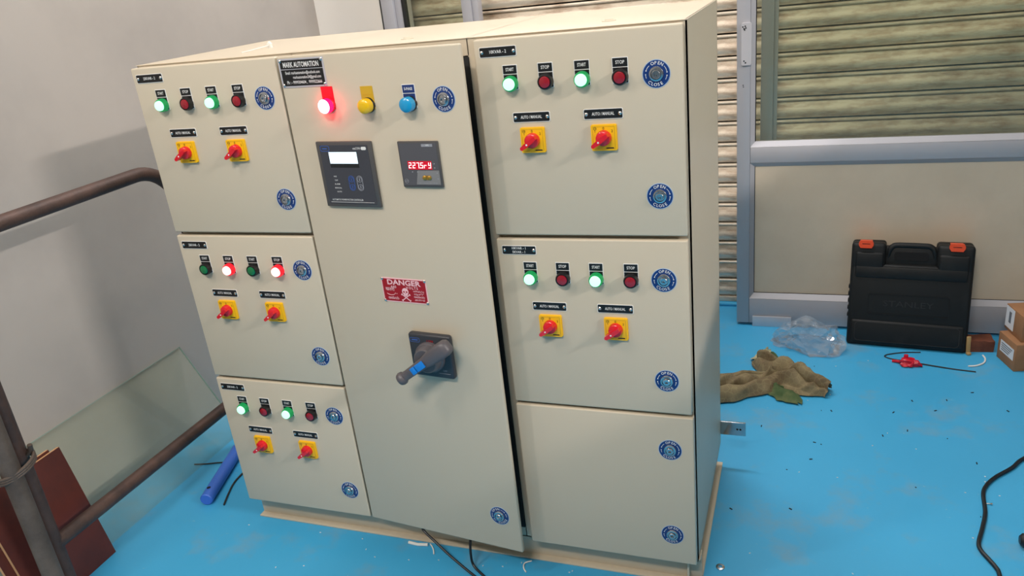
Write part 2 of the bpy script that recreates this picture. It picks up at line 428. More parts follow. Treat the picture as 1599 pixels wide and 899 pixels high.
put('screw_hole', B().lathe([(0.002, 0), (0.002, 0.0008)], 8, T(0, 0, 0)).lathe([(0.002, 0), (0.002, 0.0008)], 8, T(0.001, -0.006, 0)).mesh('screw_hole', 'dark_hole'), d1, T(1.243, YD, 0.935) @ RX(PI / 2))
# second frame seen through the glass
struct(boxat('trim_2', (1.297, 1.585, 0.012), (1.340, 1.63, 2.35), 'aluminium', None, 0.003))
struct(boxat('trim_3', (1.340, 1.600, 0.012), (1.354, 1.63, 2.35), 'aluminium', None, 0.002))
# fixed glazed frame at the left
w1 = struct(put('window_1', None, None, T(0.06, 1.5, 0)))
for lo, hi in (((-0.145, 1.50, 0.0), (-0.092, 1.58, 2.30)), ((0.199, 1.50, 0.0), (0.238, 1.58, 2.30))):
    boxat('stile', lo, hi, 'aluminium', w1, 0.003)
boxat('glazing_bead', (-0.092, 1.515, 0.0), (-0.060, 1.56, 2.30), 'aluminium', w1, 0.003)
boxat('glazing_bead', (0.238, 1.512, 0.0), (0.262, 1.56, 2.30), 'aluminium', w1, 0.003)
boxat('seal', (-0.060, 1.512, 0.0), (-0.053, 1.55, 2.30), 'gasket', w1)
boxat('seal', (-0.152, 1.505, 0.0), (-0.145, 1.55, 2.30), 'gasket', w1)
boxat('bottom_rail', (-0.092, 1.505, 0.0), (0.199, 1.57, 0.11), 'aluminium', w1, 0.003)
boxat('top_rail', (-0.092, 1.505, 2.20), (0.199, 1.57, 2.30), 'aluminium', w1, 0.003)
boxat('glass_pane', (-0.053, 1.530, 0.11), (0.199, 1.535, 2.20), 'window_glass', w1)
struct(boxat('trim_4', (-0.20, 1.58, 0), (-0.10, YB + 0.02, 2.36), 'wall_white'))

# ------------------------------------------------------------------ control panel cabinet
W, H, BD = 1.2535, 1.284, 0.535
cab = thing('control_panel', 'large grey-beige steel electrical control panel with seven doors, lamps and switches', 'control panel', T(0.627, 0.28, 0))
BF = 0.022            # body front plane
bd = B()
z0 = 0.078
bd.box((0.002, BF, z0), (0.424, BF + 0.012, H - 0.002))                 # front frame, left column
bd.box((0.832, BF, z0), (W, BF + 0.012, H - 0.002))                     # front frame, right column
bd.box((0.424, BF, H - 0.034), (0.832, BF + 0.012, H - 0.002)); bd.box((0.424, BF, z0), (0.832, BF + 0.012, z0 + 0.028))
bd.box((0.002, BF, z0), (0.004, BD, H)); bd.box((W - 0.002, BF, z0), (W, BD, H))
bd.box((0.0, BF - 0.002, H - 0.002), (W + 0.002, BD, H), 0.0008)
bd.box((0.002, BF, z0), (W, BD, z0 + 0.003)); bd.box((0.002, BD - 0.002, z0), (W, BD, H))
bd.box((0.830, BF, z0), (0.832, BD, H)); bd.box((0.424, BF, z0), (0.426, BD, H))
put('body', bd.mesh('body', 'paint'), cab, ID)
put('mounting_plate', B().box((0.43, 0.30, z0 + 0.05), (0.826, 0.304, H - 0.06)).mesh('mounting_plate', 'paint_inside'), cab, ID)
gk = B()
for x0, x1, za, zb in ((0.816, 0.8315, z0 + 0.03, H - 0.036), (0.4245, 0.440, z0 + 0.03, H - 0.036)):
    gk.box((x0, BF - 0.004, za), (x1, BF + 0.05, zb), 0.002)
put('door_gasket', gk.mesh('door_gasket', 'gasket'), cab, ID)
# plinth of outward facing channel
pb = B()
pb.box((-0.004, 0.048, 0), (1.258, 0.053, z0), 0.001); pb.box((-0.006, 0.030, 0), (1.259, 0.063, 0.005), 0.001)
pb.box((1.226, 0.03, 0), (1.231, BD, z0), 0.001); pb.box((1.229, 0.03, 0), (1.259, BD, 0.005), 0.001)
pb.box((-0.004, 0.061, 0), (0.001, BD, z0), 0.001); pb.box((0, BD - 0.006, 0), (1.23, BD - 0.001, z0))
pb.box((-0.004, 0.030, z0 - 0.004), (1.257, 0.065, z0 - 0.0005)); pb.box((1.228, 0.03, z0 - 0.004), (1.2535, BD, z0 - 0.0005))
plinth = put('plinth', pb.mesh('plinth', 'paint'), cab, ID)
put('bolt_hole', B().lathe([(0.006, 0.0050), (0.006, 0.0056)], 14).mesh('bolt_hole', 'dark_hole'), plinth, T(1.24, 0.088, 0))
br = put('anchor_bracket', B().box((1.245, BD - 0.001, 0.100), (1.323, BD + 0.004, 0.143), 0.001).mesh('anchor_bracket', 'steel'), cab, ID)
put('bolt_hole', B().lathe([(0.003, 0), (0.003, 0.0006)], 10).lathe([(0.003, 0), (0.003, 0.0006)], 10, T(0.0085, 0, 0)).mesh('bolt_hole', 'dark_hole'), br, T(1.300, BD - 0.001, 0.121) @ RX(PI / 2))
# blanking plugs on the roof
plug = B().lathe([(0.014, 0), (0.014, 0.001), (0.009, 0.002), (0.008, 0.0035), (0.003, 0.004)], 18).mesh('roof_plug', 'paint')
put('roof_plug', plug, cab, T(0.654, 0.118, H)); put('roof_plug', plug, cab, T(1.09, 0.13, H))

def face_frame(x, z, y=0.0): return Matrix(((1, 0, 0, x), (0, 0, -1, y), (0, 1, 0, z), (0, 0, 0, 1)))

# shared device meshes (local x right, y up, z out of the door)
bez = B().lathe([(0.0150, 0), (0.0150, 0.009), (0.0138, 0.0135), (0.0118, 0.0140), (0.0112, 0.0125), (0.0, 0.0125)], 26, cap=False).mesh('pilot_lamp', 'black_plastic')
bez_g = B().lathe([(0.0150, 0), (0.0150, 0.009), (0.0138, 0.0135), (0.0118, 0.0140), (0.0112, 0.0125), (0.0, 0.0125)], 26, cap=False).mesh('pilot_lamp_lit_green', 'green_rim')  # bezel of a lit lamp: green light from the lens put into its material
bez_r = B().lathe([(0.0150, 0), (0.0150, 0.009), (0.0138, 0.0135), (0.0118, 0.0140), (0.0112, 0.0125), (0.0, 0.0125)], 26, cap=False).mesh('pilot_lamp_lit_red', 'red_rim')  # same for red: lens light on the black bezel put in as glow
def lens_mesh(m, on):
    top = 0.0195 if on else 0.0150
    return B().lathe([(0.0113, 0.011), (0.0113, top - 0.003), (0.0106, top - 0.001), (0.008, top), (0.0, top + 0.0004)], 26, cap=False).mesh('lens', m)
LENS = {'green_on': lens_mesh('green_on', 1), 'green_off': lens_mesh('green_off', 0), 'red_on': lens_mesh('red_on', 1), 'red_off': lens_mesh('red_off', 0)}
def legend(m, border='white_print'):
    b = B().rrect(0.0300, 0.047, 0.0012, 0, 0.0010, T(0, 0.0115, 0), 0)
    b.rrect(0.0276, 0.0155, 0.0006, 0.0009, 0.0014, T(0, 0.0258, 0), 1); b.rrect(0.0276, 0.0275, 0.0006, 0.0009, 0.0014, T(0, 0.0028, 0), 1)
    return b.mesh('legend_plate', [border, m])
LEG = legend('black_plate')
TXT = {k: B().text(k, 0.0088, 0, 0.0258, 0.0017, bold=0.015, fit=0.0165).mesh('lettering', 'white_print') for k in ('START', 'STOP')}
def pilot(F, kind, state):
    m = {'START': 'green', 'STOP': 'red'}[kind] + ('_on' if state else '_off')
    o = put('pilot_lamp', (bez_g if kind == 'START' else bez_r) if state else bez, cab, F)
    put('legend_plate', LEG, o, F); put('lettering', TXT[kind], o, F); put('lens', LENS[m], o, F)

# lock with blue OPEN / CLOSE disc
lk = B().lathe([(0.0258, 0), (0.0258, 0.0006)], 40).mesh('door_lock', 'pale_blue')
lk2 = B().lathe([(0.0244, 0.0005), (0.0244, 0.0010)], 40).mesh('disc', 'blue_ring')
lb = B().lathe([(0.0140, 0.0), (0.0140, 0.0030), (0.0128, 0.0050), (0.0100, 0.0056), (0.0092, 0.0030), (0.0, 0.0030)], 28, cap=False)
lb.lathe([(0.0078, 0.003), (0.0078, 0.0065), (0.0070, 0.0075), (0.0035, 0.0075), (0.0032, 0.0045), (0, 0.0045)], 24, T(0, -0.0006, 0), cap=False)
lb.box((-0.0012, -0.0072, 0.0070), (0.0012, -0.002, 0.0080))
lbm = lb.mesh('barrel', 'steel')
lt = B()
for word, rad, up in (('OPEN', 0.0193, 1), ('CLOSE', 0.0193, -1)):
    stp = 0.30
    for i, ch in enumerate(word):
        a = (i - (len(word) - 1) / 2) * stp
        R = RZ(-a) @ T(0, rad, 0) if up == 1 else RZ(a) @ T(0, -rad, 0)
        lt.text(ch, 0.0082, 0, 0, 0.0013, X=R, bold=0.01)
for a0, a1 in ((0.72, 1.35), (-0.80, -1.35), (2.05, 1.65), (-2.05, -1.70)):
    for k in range(8):
        t0 = a0 + (a1 - a0) * k / 8; t1 = a0 + (a1 - a0) * (k + 1) / 8
        q = [(r * math.sin(t), r * math.cos(t), 0.0013) for r, t in ((0.0190, t0), (0.0198, t0), (0.0198, t1), (0.0190, t1))]
        lt.raw(q, [(0, 1, 2, 3)])
    lt.lathe([(0.0011, 0.0011), (0.0011, 0.0014)], 8, T(0.0194 * math.sin(a1), 0.0194 * math.cos(a1), 0))
ltm = lt.mesh('lettering', 'white_print', smooth=False)
def lock(F, rot=0.0):
    F = F @ RZ(rot); o = put('door_lock', lk, cab, F)
    put('disc', lk2, o, F); put('lettering', ltm, o, F); put('barrel', lbm, o, F)

# selector switch
selp = B().rrect(0.0500, 0.0500, 0.0030, 0, 0.0050).rrect(0.0490, 0.0490, 0.0030, 0.005, 0.0065)
selp.ringrect(0.0430, 0.0430, 0.001, 0.0006, 0.0064, 0.00675, mi=1)
selpm = selp.mesh('selector_switch', ['yellow_plastic', 'yellow_line'])
kn = B().lathe([(0.0150, 0.0062), (0.0150, 0.010), (0.0138, 0.0165), (0.0120, 0.0180), (0, 0.0185)], 28, cap=False)
poly = [(-0.0250, 0.0), (-0.0225, 0.0036), (-0.010, 0.0046), (0.006, 0.0042), (0.0138, 0.0030), (0.0138, -0.0030), (0.006, -0.0042), (-0.010, -0.0046), (-0.0225, -0.0036)]
kn.prism(poly, 0.012, 0.0275, RZ(math.radians(35)))
knm = kn.mesh('knob', 'red_knob')
seltx = B().text('0', 0.0075, 0, 0.0178, 0.0069).text('1', 0.0070, -0.0165, 0.0125, 0.0069).text('2', 0.0070, 0.0165, 0.0125, 0.0069)
sellogo = B().ringrect(0.006, 0.006, 0.0029, 0.0005, 0.0066, 0.0069, T(-0.0165, 0.0178, 0)).box((-0.0192, 0.0175, 0.0066), (-0.0138, 0.0181, 0.0069)).mesh('logo', 'black_plate', smooth=False)
selbrand = B().box((0.004, -0.0205, 0.0066), (0.0185, -0.0185, 0.0069)).mesh('brand_mark', 'black_plate', smooth=False)
seltxm = seltx.mesh('lettering', 'black_plate', smooth=False)
caps = B().lathe([(0.0018, 0.0274), (0.0018, 0.0279)], 12, RZ(math.radians(35)) @ T(-0.008, 0, 0)).mesh('pointer_mark', 'white_print')
def selector(F):
    o = put('selector_switch', selpm, cab, F); put('knob', knm, o, F); put('lettering', seltxm, o, F); put('pointer_mark', caps, o, F)
    put('logo', sellogo, o, F); put('brand_mark', selbrand, o, F)

# engraved plates
plm = B().rrect(0.0760, 0.0200, 0.0030, 0, 0.0010, mi=0).rrect(0.0735, 0.0175, 0.0022, 0.0009, 0.0014, mi=1).mesh('name_plate', ['white_print', 'black_plate'])
rivm = B().lathe([(0.0036, 0.001), (0.0034, 0.0022), (0.0020, 0.0034), (0, 0.0038)], 14, cap=False).mesh('rivet', 'rivet')
def nameplate(F, lines, w=0.034):
    o = put('name_plate', plm, cab, F)
    b = B()
    if len(lines) == 1: b.text(lines[0], 0.0085, 0, 0, 0.0018, bold=0.012, fit=w)
    else:
        b.text(lines[0], 0.0072, 0, 0.0042, 0.0018, bold=0.012, fit=w * 0.9); b.text(lines[1], 0.0072, 0, -0.0042, 0.0018, bold=0.012, fit=w * 0.82)
    put('lettering', b.mesh('lettering', 'white_print', smooth=False), o, F)
    for s in (-1, 1): put('rivet', rivm, o, F @ T(s * 0.0325, 0, 0))

def door_panel(w, h, X, name='door', label=None, th=0.0195):
    b = B().box((0, -h, -th), (w, 0, 0), 0.0035, seg=3)
    o = put(name, b.mesh('door', 'paint'), cab, X)
    if label: o['label'] = label
    return o
TOP = 1.279
rows = ((1.279, 0.3935), (0.8768, 0.392), (0.4772, 0.3925))
plates = {('L', 0): ['25KVAR - 2'], ('L', 1): ['25KVAR - 2'], ('L', 2): ['25KVAR - 2'], ('R', 0): ['10KVAR - 2'], ('R', 1): ['10KVAR - 1', '5KVAR - 1']}
lamps = {('L', 0): (1, 0, 1, 0), ('L', 1): (0, 1, 0, 1), ('L', 2): (1, 0, 1, 0), ('R', 0): (1, 0, 1, 0), ('R', 1): (1, 0, 1, 0)}
for side, x0, dw in (('L', 0.0, 0.3955), ('R', 0.8515, 0.3985)):
    for r, (zt, hh) in enumerate(rows):
        F0 = face_frame(x0, zt)
        door_panel(dw + (0.003 if (side == 'R' and r == 2) else 0), hh, F0)
        lock(F0 @ T(0.350, -0.0835, 0), random.uniform(-0.12, 0.12)); lock(F0 @ T(0.3485, -0.312, 0), random.uniform(-0.12, 0.12))
        if (side, r) in plates:
            nameplate(F0 @ T(0.0495, -0.024, 0), plates[(side, r)])
            for i, lx in enumerate((0.0705, 0.1415, 0.2125, 0.2845)):
                pilot(F0 @ T(lx, -0.0845, 0), ('START', 'STOP')[i % 2], lamps[(side, r)][i])
            for lx in (0.1050, 0.2475):
                nameplate(F0 @ T(lx, -0.1505, 0), ['AUTO / MANUAL'], 0.043)
                selector(F0 @ T(lx, -0.1950, 0))

# centre door, standing a little open on its left hinge
TH = -0.102
FC = T(0.400, 0, TOP) @ RZ(TH) @ face_frame(0, 0)
door_panel(0.446, 1.1945, FC, label='tall centre door standing slightly open', th=0.011)
lock(FC @ T(0.3965, -0.101, 0)); lock(FC @ T(0.3945, -1.095, 0), 0.5)
def cplace(x, z): return FC @ T(x, -z, 0)
# maker's plate
F = cplace(0.063, 0.035)
mk = put('maker_plate', B().rrect(0.1200, 0.0600, 0.002, 0, 0.0010, mi=0).box((-0.0555, 0.0085, 0.0009), (0.0555, 0.0265, 0.0014), mi=1).box((-0.0555, -0.0265, 0.0009), (0.0555, 0.0070, 0.0014), mi=1).mesh('maker_plate', ['aluminium_light', 'black_plate']), cab, F)
b = B().text('MARK AUTOMATION', 0.0150, 0, 0.0165, 0.0018, bold=0.02, fit=0.094)
b.text('Email: markautomation@outlook.com', 0.0085, 0.001, 0.0002, 0.0018, bold=0.012, fit=0.091)
b.text('markautomation24@gmail.com', 0.0085, 0.011, -0.0090, 0.0018, bold=0.012, fit=0.074)
b.text('Ph : - 9999304604 ,  9999522666', 0.0090, 0.002, -0.0195, 0.0018, bold=0.012, fit=0.093)
put('lettering', b.mesh('lettering', 'white_print', smooth=False), mk, F)
for sx in (-1, 1):
    for sy in (-1, 1): put('rivet', rivm, mk, F @ T(sx * 0.0545, sy * 0.0250, 0))
# phase lamps
dome = [(0.0150, 0.004), (0.0152, 0.016), (0.0146, 0.0205), (0.0115, 0.0232), (0.006, 0.0243), (0, 0.0246)]
for x, zc, col, txt in ((0.1180, 0.104, 'red', None), (0.2180, 0.107, 'yellow', None), (0.3190, 0.107, 'blue', 'B-PHASE')):
    F = cplace(x, zc)
    o = put('phase_lamp', B().lathe([(0.0156, 0), (0.0156, 0.006), (0.0150, 0.0068), (0, 0.0068)], 26, cap=False).mesh('phase_lamp', 'black_plastic' if col != 'red' else 'phase_red_plate'), cab, F)
    bm_ = {'red': 'phase_red_plate', 'yellow': 'phase_yellow_plate', 'blue': 'white_print'}[col]
    put('legend_plate', legend('phase_%s_plate' % col, bm_), o, F @ T(0, 0.003, 0))
    if txt: put('lettering', B().text(txt, 0.0080, 0, 0.0288, 0.0017, bold=0.015, fit=0.019).mesh('lettering', 'white_print', smooth=False), o, F)
    if col == 'red':
        bb = B().lathe(dome[:3], 26, cap=False, mi=1).lathe(dome[2:], 26, cap=False, mi=0)
        put('lens', bb.mesh('lens', ['phase_red_on', 'phase_red_rim']), o, F)
    else:
        put('lens', B().lathe(dome, 26, cap=False).mesh('lens', 'phase_' + col), o, F)
# power factor controller 144 x 144
F = cplace(0.1375, 0.2525)
ct = put('power_factor_controller', B().box((-0.072, -0.072, 0), (0.072, 0.072, 0.0075), 0.002).mesh('power_factor_controller', 'device_frame'), cab, F)
put('front_panel', B().box((-0.0625, -0.0645, 0.007), (0.0635, 0.0650, 0.0082)).mesh('front_panel', 'device_dark'), ct, F)
put('screen', B().box((-0.0400, 0.0250, 0.0082), (0.0330, 0.0500, 0.0088)).mesh('screen', 'lcd'), ct, F)
put('screen_surround', B().box((-0.0410, 0.0160, 0.0078), (0.0345, 0.0510, 0.0085)).mesh('screen_surround', 'gasket'), ct, F)
b = B().ringrect(0.0240, 0.0125, 0.004, 0.0012, 0.0082, 0.0088, T(-0.0485, 0.0575, 0), 0)
b.box((-0.055, 0.0560, 0.0082), (-0.043, 0.0585, 0.0086), mi=0)
put('logo', b.mesh('logo', 'logo_blue'), ct, F)
b = B().text('etaCON', 0.0065, 0.0350, 0.0575, 0.0086, bold=0.01, fit=0.019).rrect(0.0130, 0.0068, 0.0030, 0.0082, 0.0087, T(0.0530, 0.0575, 0))
b.text('AUTOMATIC POWER FACTOR CONTROLLER', 0.0055, -0.0120, -0.0555, 0.0086, bold=0.006, fit=0.083).box((-0.058, -0.0612, 0.0082), (0.057, -0.0606, 0.0086))
for i, s_ in enumerate(('IND', 'CAP', 'ALARM', 'MANUAL', 'AUTO')):
    b.text(s_, 0.0045, -0.0340 + (0.001 * i), -0.0035 - 0.0085 * i, 0.0086, bold=0.005)
put('lettering', b.mesh('lettering', 'white_print', smooth=False), ct, F)
for x, m in ((0.0075, 'logo_blue'), (0.0290, 'grey_print')):
    b = B().ringrect(0.0150, 0.0330, 0.0072, 0.0010, 0.0082, 0.0089, T(x, -0.0180, 0))
    b.ringrect(0.0120, 0.0120, 0.0058, 0.0009, 0.0082, 0.0089, T(x, -0.0100, 0)); b.ringrect(0.0120, 0.0120, 0.0058, 0.0009, 0.0082, 0.0089, T(x, -0.0260, 0))
    b.box((x - 0.001, -0.0130, 0.0082), (x + 0.001, -0.0070, 0.0088)); b.box((x - 0.001, -0.0290, 0.0082), (x + 0.001, -0.0230, 0.0088))
    put('button_pair', b.mesh('button_pair', m, smooth=False), ct, F)
# panel meter 96 x 96
F = cplace(0.3225, 0.2300)
mt = put('panel_meter', B().box((-0.048, -0.048, 0), (0.048, 0.048, 0.0055), 0.0016).mesh('panel_meter', 'device_frame'), cab, F)
put('front_panel', B().box((-0.0445, -0.0435, 0.005), (0.0445, 0.0445, 0.0062)).mesh('front_panel', 'device_grey'), mt, F)
put('terminal_panel', B().prism([(-0.0140, -0.0415), (0.0440, -0.0415), (0.0440, -0.0120), (-0.0070, -0.0120)], 0.006, 0.0067).mesh('terminal_panel', 'device_light'), mt, F)
put('display_window', B().box((-0.0285, -0.0100, 0.006), (0.0285, 0.0075, 0.0069)).mesh('display_window', 'led_window'), mt, F)
SEG = {'2': 'abged', '7': 'abc', '5': 'afgcd', 'r': 'eg', 'y': 'fgbcd', ' ': ''}
def seg7(b, ch, x, y, w, h, z):
    t = 0.0013; sl = 0.10
    P = {'a': ((-w / 2, h / 2), (w / 2, h / 2)), 'g': ((-w / 2, 0), (w / 2, 0)), 'd': ((-w / 2, -h / 2), (w / 2, -h / 2)),
         'f': ((-w / 2, 0), (-w / 2, h / 2)), 'b': ((w / 2, 0), (w / 2, h / 2)), 'e': ((-w / 2, -h / 2), (-w / 2, 0)), 'c': ((w / 2, -h / 2), (w / 2, 0))}
    for s_ in SEG[ch]:
        (xa, ya), (xb, yb) = P[s_]
        q = [(min(xa, xb) - t / 2, min(ya, yb) - t / 2), (max(xa, xb) + t / 2, min(ya, yb) - t / 2), (max(xa, xb) + t / 2, max(ya, yb) + t / 2), (min(xa, xb) - t / 2, max(ya, yb) + t / 2)]
        b.prism([(x + px + sl * py, y + py) for px, py in q], z, z + 0.0004)
b = B()
for i, ch in enumerate('2275ry'):
    seg7(b, ch, -0.0232 + i * 0.0094 - (0.001 if i == 4 else 0), -0.0012, 0.0048, 0.0105, 0.0069)
b.box((-0.0005, -0.0072, 0.0069), (0.0012, -0.0056, 0.0073))
put('digits', b.mesh('digits', 'led_digit', smooth=False), mt, F)
put('indicator', B().lathe([(0.0046, 0.006), (0.0046, 0.0085), (0.003, 0.0095), (0, 0.0098)], 16, T(0.0075, -0.0270, 0), cap=False).lathe([(0.0046, 0.006), (0.0046, 0.0085), (0.003, 0.0095), (0, 0.0098)], 16, T(0.0195, -0.0270, 0), cap=False).box((0.006, -0.0315, 0.006), (0.021, -0.0225, 0.0075)).mesh('indicator', 'brass'), mt, F)
b = B().ringrect(0.0090, 0.0090, 0.0044, 0.0006, 0.0062, 0.0066, T(-0.0375, -0.0345, 0)).box((-0.0405, -0.0350, 0.0062), (-0.0345, -0.0338, 0.0066))
b.text('AC CONVERTIBLE METER', 0.0040, 0.015, -0.0385, 0.0069, fit=0.045)
for x, y in ((-0.0200, -0.0150), (-0.0075, -0.0150), (0.0390, -0.0170), (0.0390, -0.0290), (0.0345, 0.002), (0.0345, -0.0065)): b.lathe([(0.0013, 0.0062), (0.0013, 0.0069)], 8, T(x, y, 0))
b.box((0.010, 0.0370, 0.0062), (0.0360, 0.0425, 0.0065))
put('lettering', b.mesh('lettering', 'grey_print', smooth=False), mt, F)
put('model_plate', B().text('VIPS', 0.0046, 0.0240, 0.0398, 0.0067, bold=0.01).mesh('model_plate', 'white_print', smooth=False), mt, F)
# danger sign
F = cplace(0.229, 0.5185)
dg = put('danger_sign', B().rrect(0.1180, 0.0585, 0.001, 0, 0.0008, mi=0).rrect(0.1135, 0.0535, 0.001, 0.0007, 0.0012, mi=1).mesh('danger_sign', ['danger_print', 'danger_red']), cab, F)
b = B().text('DANGER', 0.0170, 0.0, 0.0185, 0.0015, bold=0.03, fit=0.088)
b.text('440', 0.0085, -0.0280, 0.0075, 0.0015, bold=0.02, sp=1.2).text('VOLTS', 0.0085, 0.0210, 0.0075, 0.0015, bold=0.02, sp=1.35)
b.text('खतरा', 0.0110, -0.0385, 0.0015, 0.0015, bold=0.01, fit=0.024)
b.text('ಅಪಾಯ', 0.0085, -0.0320, -0.0195, 0.0015, bold=0.01, fit=0.028)
for i, s_ in enumerate(('అపాయము', 'ആപത്ത്', 'ಅಪಾಯ', 'அபாயம்')):
    b.text(s_, 0.0062, 0.0370, 0.0005 - i * 0.0068, 0.0015, bold=0.01, fit=0.028 - 0.002 * (i % 2))
pts = [(-0.0480, -0.0090), (-0.044, -0.0115), (-0.038, -0.0125), (-0.031, -0.0118), (-0.0265, -0.0090), (-0.026, -0.0065)]
b.tube([(x, y, 0.0012) for x, y in pts], 0.0006, 6); b.lathe([(0.0009, 0.0011), (0.0009, 0.0015)], 8, T(-0.022, -0.0085, 0))
# skull and crossed bones
sk = [(0.0085 * math.cos(a), 0.0010 + 0.0085 * math.sin(a)) for a in [PI * k / 12 for k in range(-1, 14)]] + [(-0.0050, -0.0065), (-0.0045, -0.0105), (0.0045, -0.0105), (0.0050, -0.0065)]
SKF = T(0.0015, -0.0030, 0)
b.prism(sk, 0.0010, 0.0015, SKF)
for s_ in (-1, 1):
    R = T(0.0015, -0.0165, 0) @ RZ(s_ * 0.62)
    b.box((-0.0125, -0.0010, 0.0010), (0.0125, 0.0010, 0.0015), X=R)
    for q in (-1, 1):
        for e in (-1, 1): b.lathe([(0.0014, 0.0010), (0.0014, 0.0015)], 8, R @ T(q * 0.0128, e * 0.0011, 0))
put('lettering', b.mesh('lettering', 'danger_print', smooth=False), dg, F)
b = B()
for s_ in (-1, 1): b.lathe([(0.0022, 0.0014), (0.0022, 0.0018)], 12, SKF @ T(s_ * 0.0036, 0.0004, 0))
b.prism([(-0.0010, -0.0045), (0.0010, -0.0045), (0, -0.0022)], 0.0014, 0.0018, SKF)
for i in range(3): b.box((-0.0030 + i * 0.0028, -0.0105, 0.0014), (-0.0026 + i * 0.0028, -0.0080, 0.0018), X=SKF)
put('skull_face', b.mesh('skull_face', 'danger_red', smooth=False), dg, F)
for sx in (-1, 1):
    for sy in (-1, 1): put('rivet', rivm, dg, F @ T(sx * 0.0560, sy * 0.0262, 0))
# rotary main switch handle
F = cplace(0.2815, 0.6690)
hd = put('rotary_handle', B().box((-0.054, -0.054, 0), (0.054, 0.054, 0.017), 0.006, seg=3).mesh('rotary_handle', 'handle_plate'), cab, F)
b = B().ringrect(0.0260, 0.0110, 0.004, 0.0010, 0.0168, 0.0174, T(-0.0360, 0.0385, 0)).box((-0.044, 0.0370, 0.0168), (-0.028, 0.0400, 0.0173))
put('logo', b.mesh('logo', 'logo_blue'), hd, F)
put('position_mark', B().text('I ON', 0.008, 0.004, 0.0385, 0.0174, bold=0.02).mesh('position_mark', 'danger_red', smooth=False), hd, F)
put('lettering', B().text('OFF', 0.006, 0.033, -0.033, 0.0173).mesh('lettering', 'grey_print', smooth=False), hd, F)
put('underline', B().box((0.016, -0.0405, 0.0168), (0.046, -0.0398, 0.0173)).mesh('underline', 'grey_print', smooth=False), hd, F)
put('hub', B().lathe([(0.0370, 0.016), (0.0365, 0.024), (0.0330, 0.026), (0.0300, 0.040), (0.0270, 0.043), (0, 0.043)], 36, cap=False).mesh('hub', 'handle_grey'), hd, F)
ang = math.radians(215)
LF = F @ RZ(ang)
secs = [(-0.082, 0.0090, 0.034, 0.046), (-0.078, 0.0150, 0.027, 0.053), (-0.068, 0.0185, 0.022, 0.058), (-0.045, 0.0190, 0.022, 0.060), (-0.022, 0.0170, 0.030, 0.060), (-0.005, 0.0130, 0.036, 0.062),
        (0.020, 0.0118, 0.044, 0.067), (0.045, 0.0112, 0.051, 0.073), (0.056, 0.0112, 0.054, 0.0755)]
b = B(); vs = []; fs = []; N = 16
for x, hw, za, zb in secs:
    for k in range(N):
        a = 2 * PI * k / N; ca, sa = math.cos(a), math.sin(a)
        e = 0.55
        vs.append((x, hw * math.copysign(abs(ca) ** e, ca), (za + zb) / 2 + (zb - za) / 2 * math.copysign(abs(sa) ** e, sa)))
for i in range(len(secs) - 1):
    for k in range(N):
        k2 = (k + 1) % N; fs.append((i * N + k, i * N + k2, (i + 1) * N + k2, (i + 1) * N + k))
fs.append(tuple(range(N))[::-1]); fs.append(tuple((len(secs) - 1) * N + k for k in range(N)))
b.raw(vs, fs)
b.lathe([(0.0, -0.006), (0.0115, -0.006), (0.0150, -0.002), (0.0155, 0.004), (0.0135, 0.009), (0.006, 0.012), (0, 0.0125)], 20, T(0.060, 0, 0.067) @ RY(PI / 2 - 0.25), cap=False)
lv = put('lever', b.mesh('lever', 'handle_grey', ang=45), hd, LF)
put('lever_insert', B().box((0.002, -0.0085, 0.0640), (0.024, 0.0085, 0.0690), 0.001, RY(-0.23) @ T(0, 0, 0.0005)).box((0.026, -0.0085, 0.0640), (0.038, 0.0085, 0.0690), 0.001, RY(-0.23) @ T(0, 0, 0.0005)).mesh('lever_insert', 'handle_blue'), hd, LF)

# cable tie lying on the roof
def smooth_path(pts, n=6):
    pts = [Vector(p) for p in pts]; out = []
    for i in range(len(pts) - 1):
        p0, p1, p2, p3 = pts[max(i - 1, 0)], pts[i], pts[i + 1], pts[min(i + 2, len(pts) - 1)]
        for k in range(n):
            t = k / n
            out.append(0.5 * ((2 * p1) + (-p0 + p2) * t + (2 * p0 - 5 * p1 + 4 * p2 - p3) * t * t + (-p0 + 3 * p1 - 3 * p2 + p3) * t ** 3))
    out.append(pts[-1]); return out
def strand(name, pts, r, m, label, cat, group=None, n=6, parent=None):
    P = smooth_path(pts, n); o0 = Vector((P[0].x, P[0].y, 0 if P[0].z < 0.5 else H))
    o = put(name, B().tube([p - o0 for p in P], r, 8).mesh(name, m), parent, T(*o0))
    return tag(o, label, cat, group) if parent is None else o
ct_ = thing('cable_tie', 'small white cable tie end lying on the roof of the control panel', 'cable tie', T(0.232, 0.20, H))
put('strap', B().tube([(-0.014, -0.075, 0.001), (-0.008, -0.05, 0.002), (-0.004, -0.02, 0.004), (0.001, 0.012, 0.006)], 0.0013, 6).mesh('strap', 'tie_white'), ct_, T(0.232, 0.20, H))
put('head', B().prism([(-0.006, 0), (0.006, 0), (0.005, 0.010), (0.0, 0.015), (-0.005, 0.010)], -0.004, 0.004, T(0.001, 0.016, 0.0) @ RX(PI / 2)).mesh('head', 'tie_white'), ct_, T(0.232, 0.20, H))

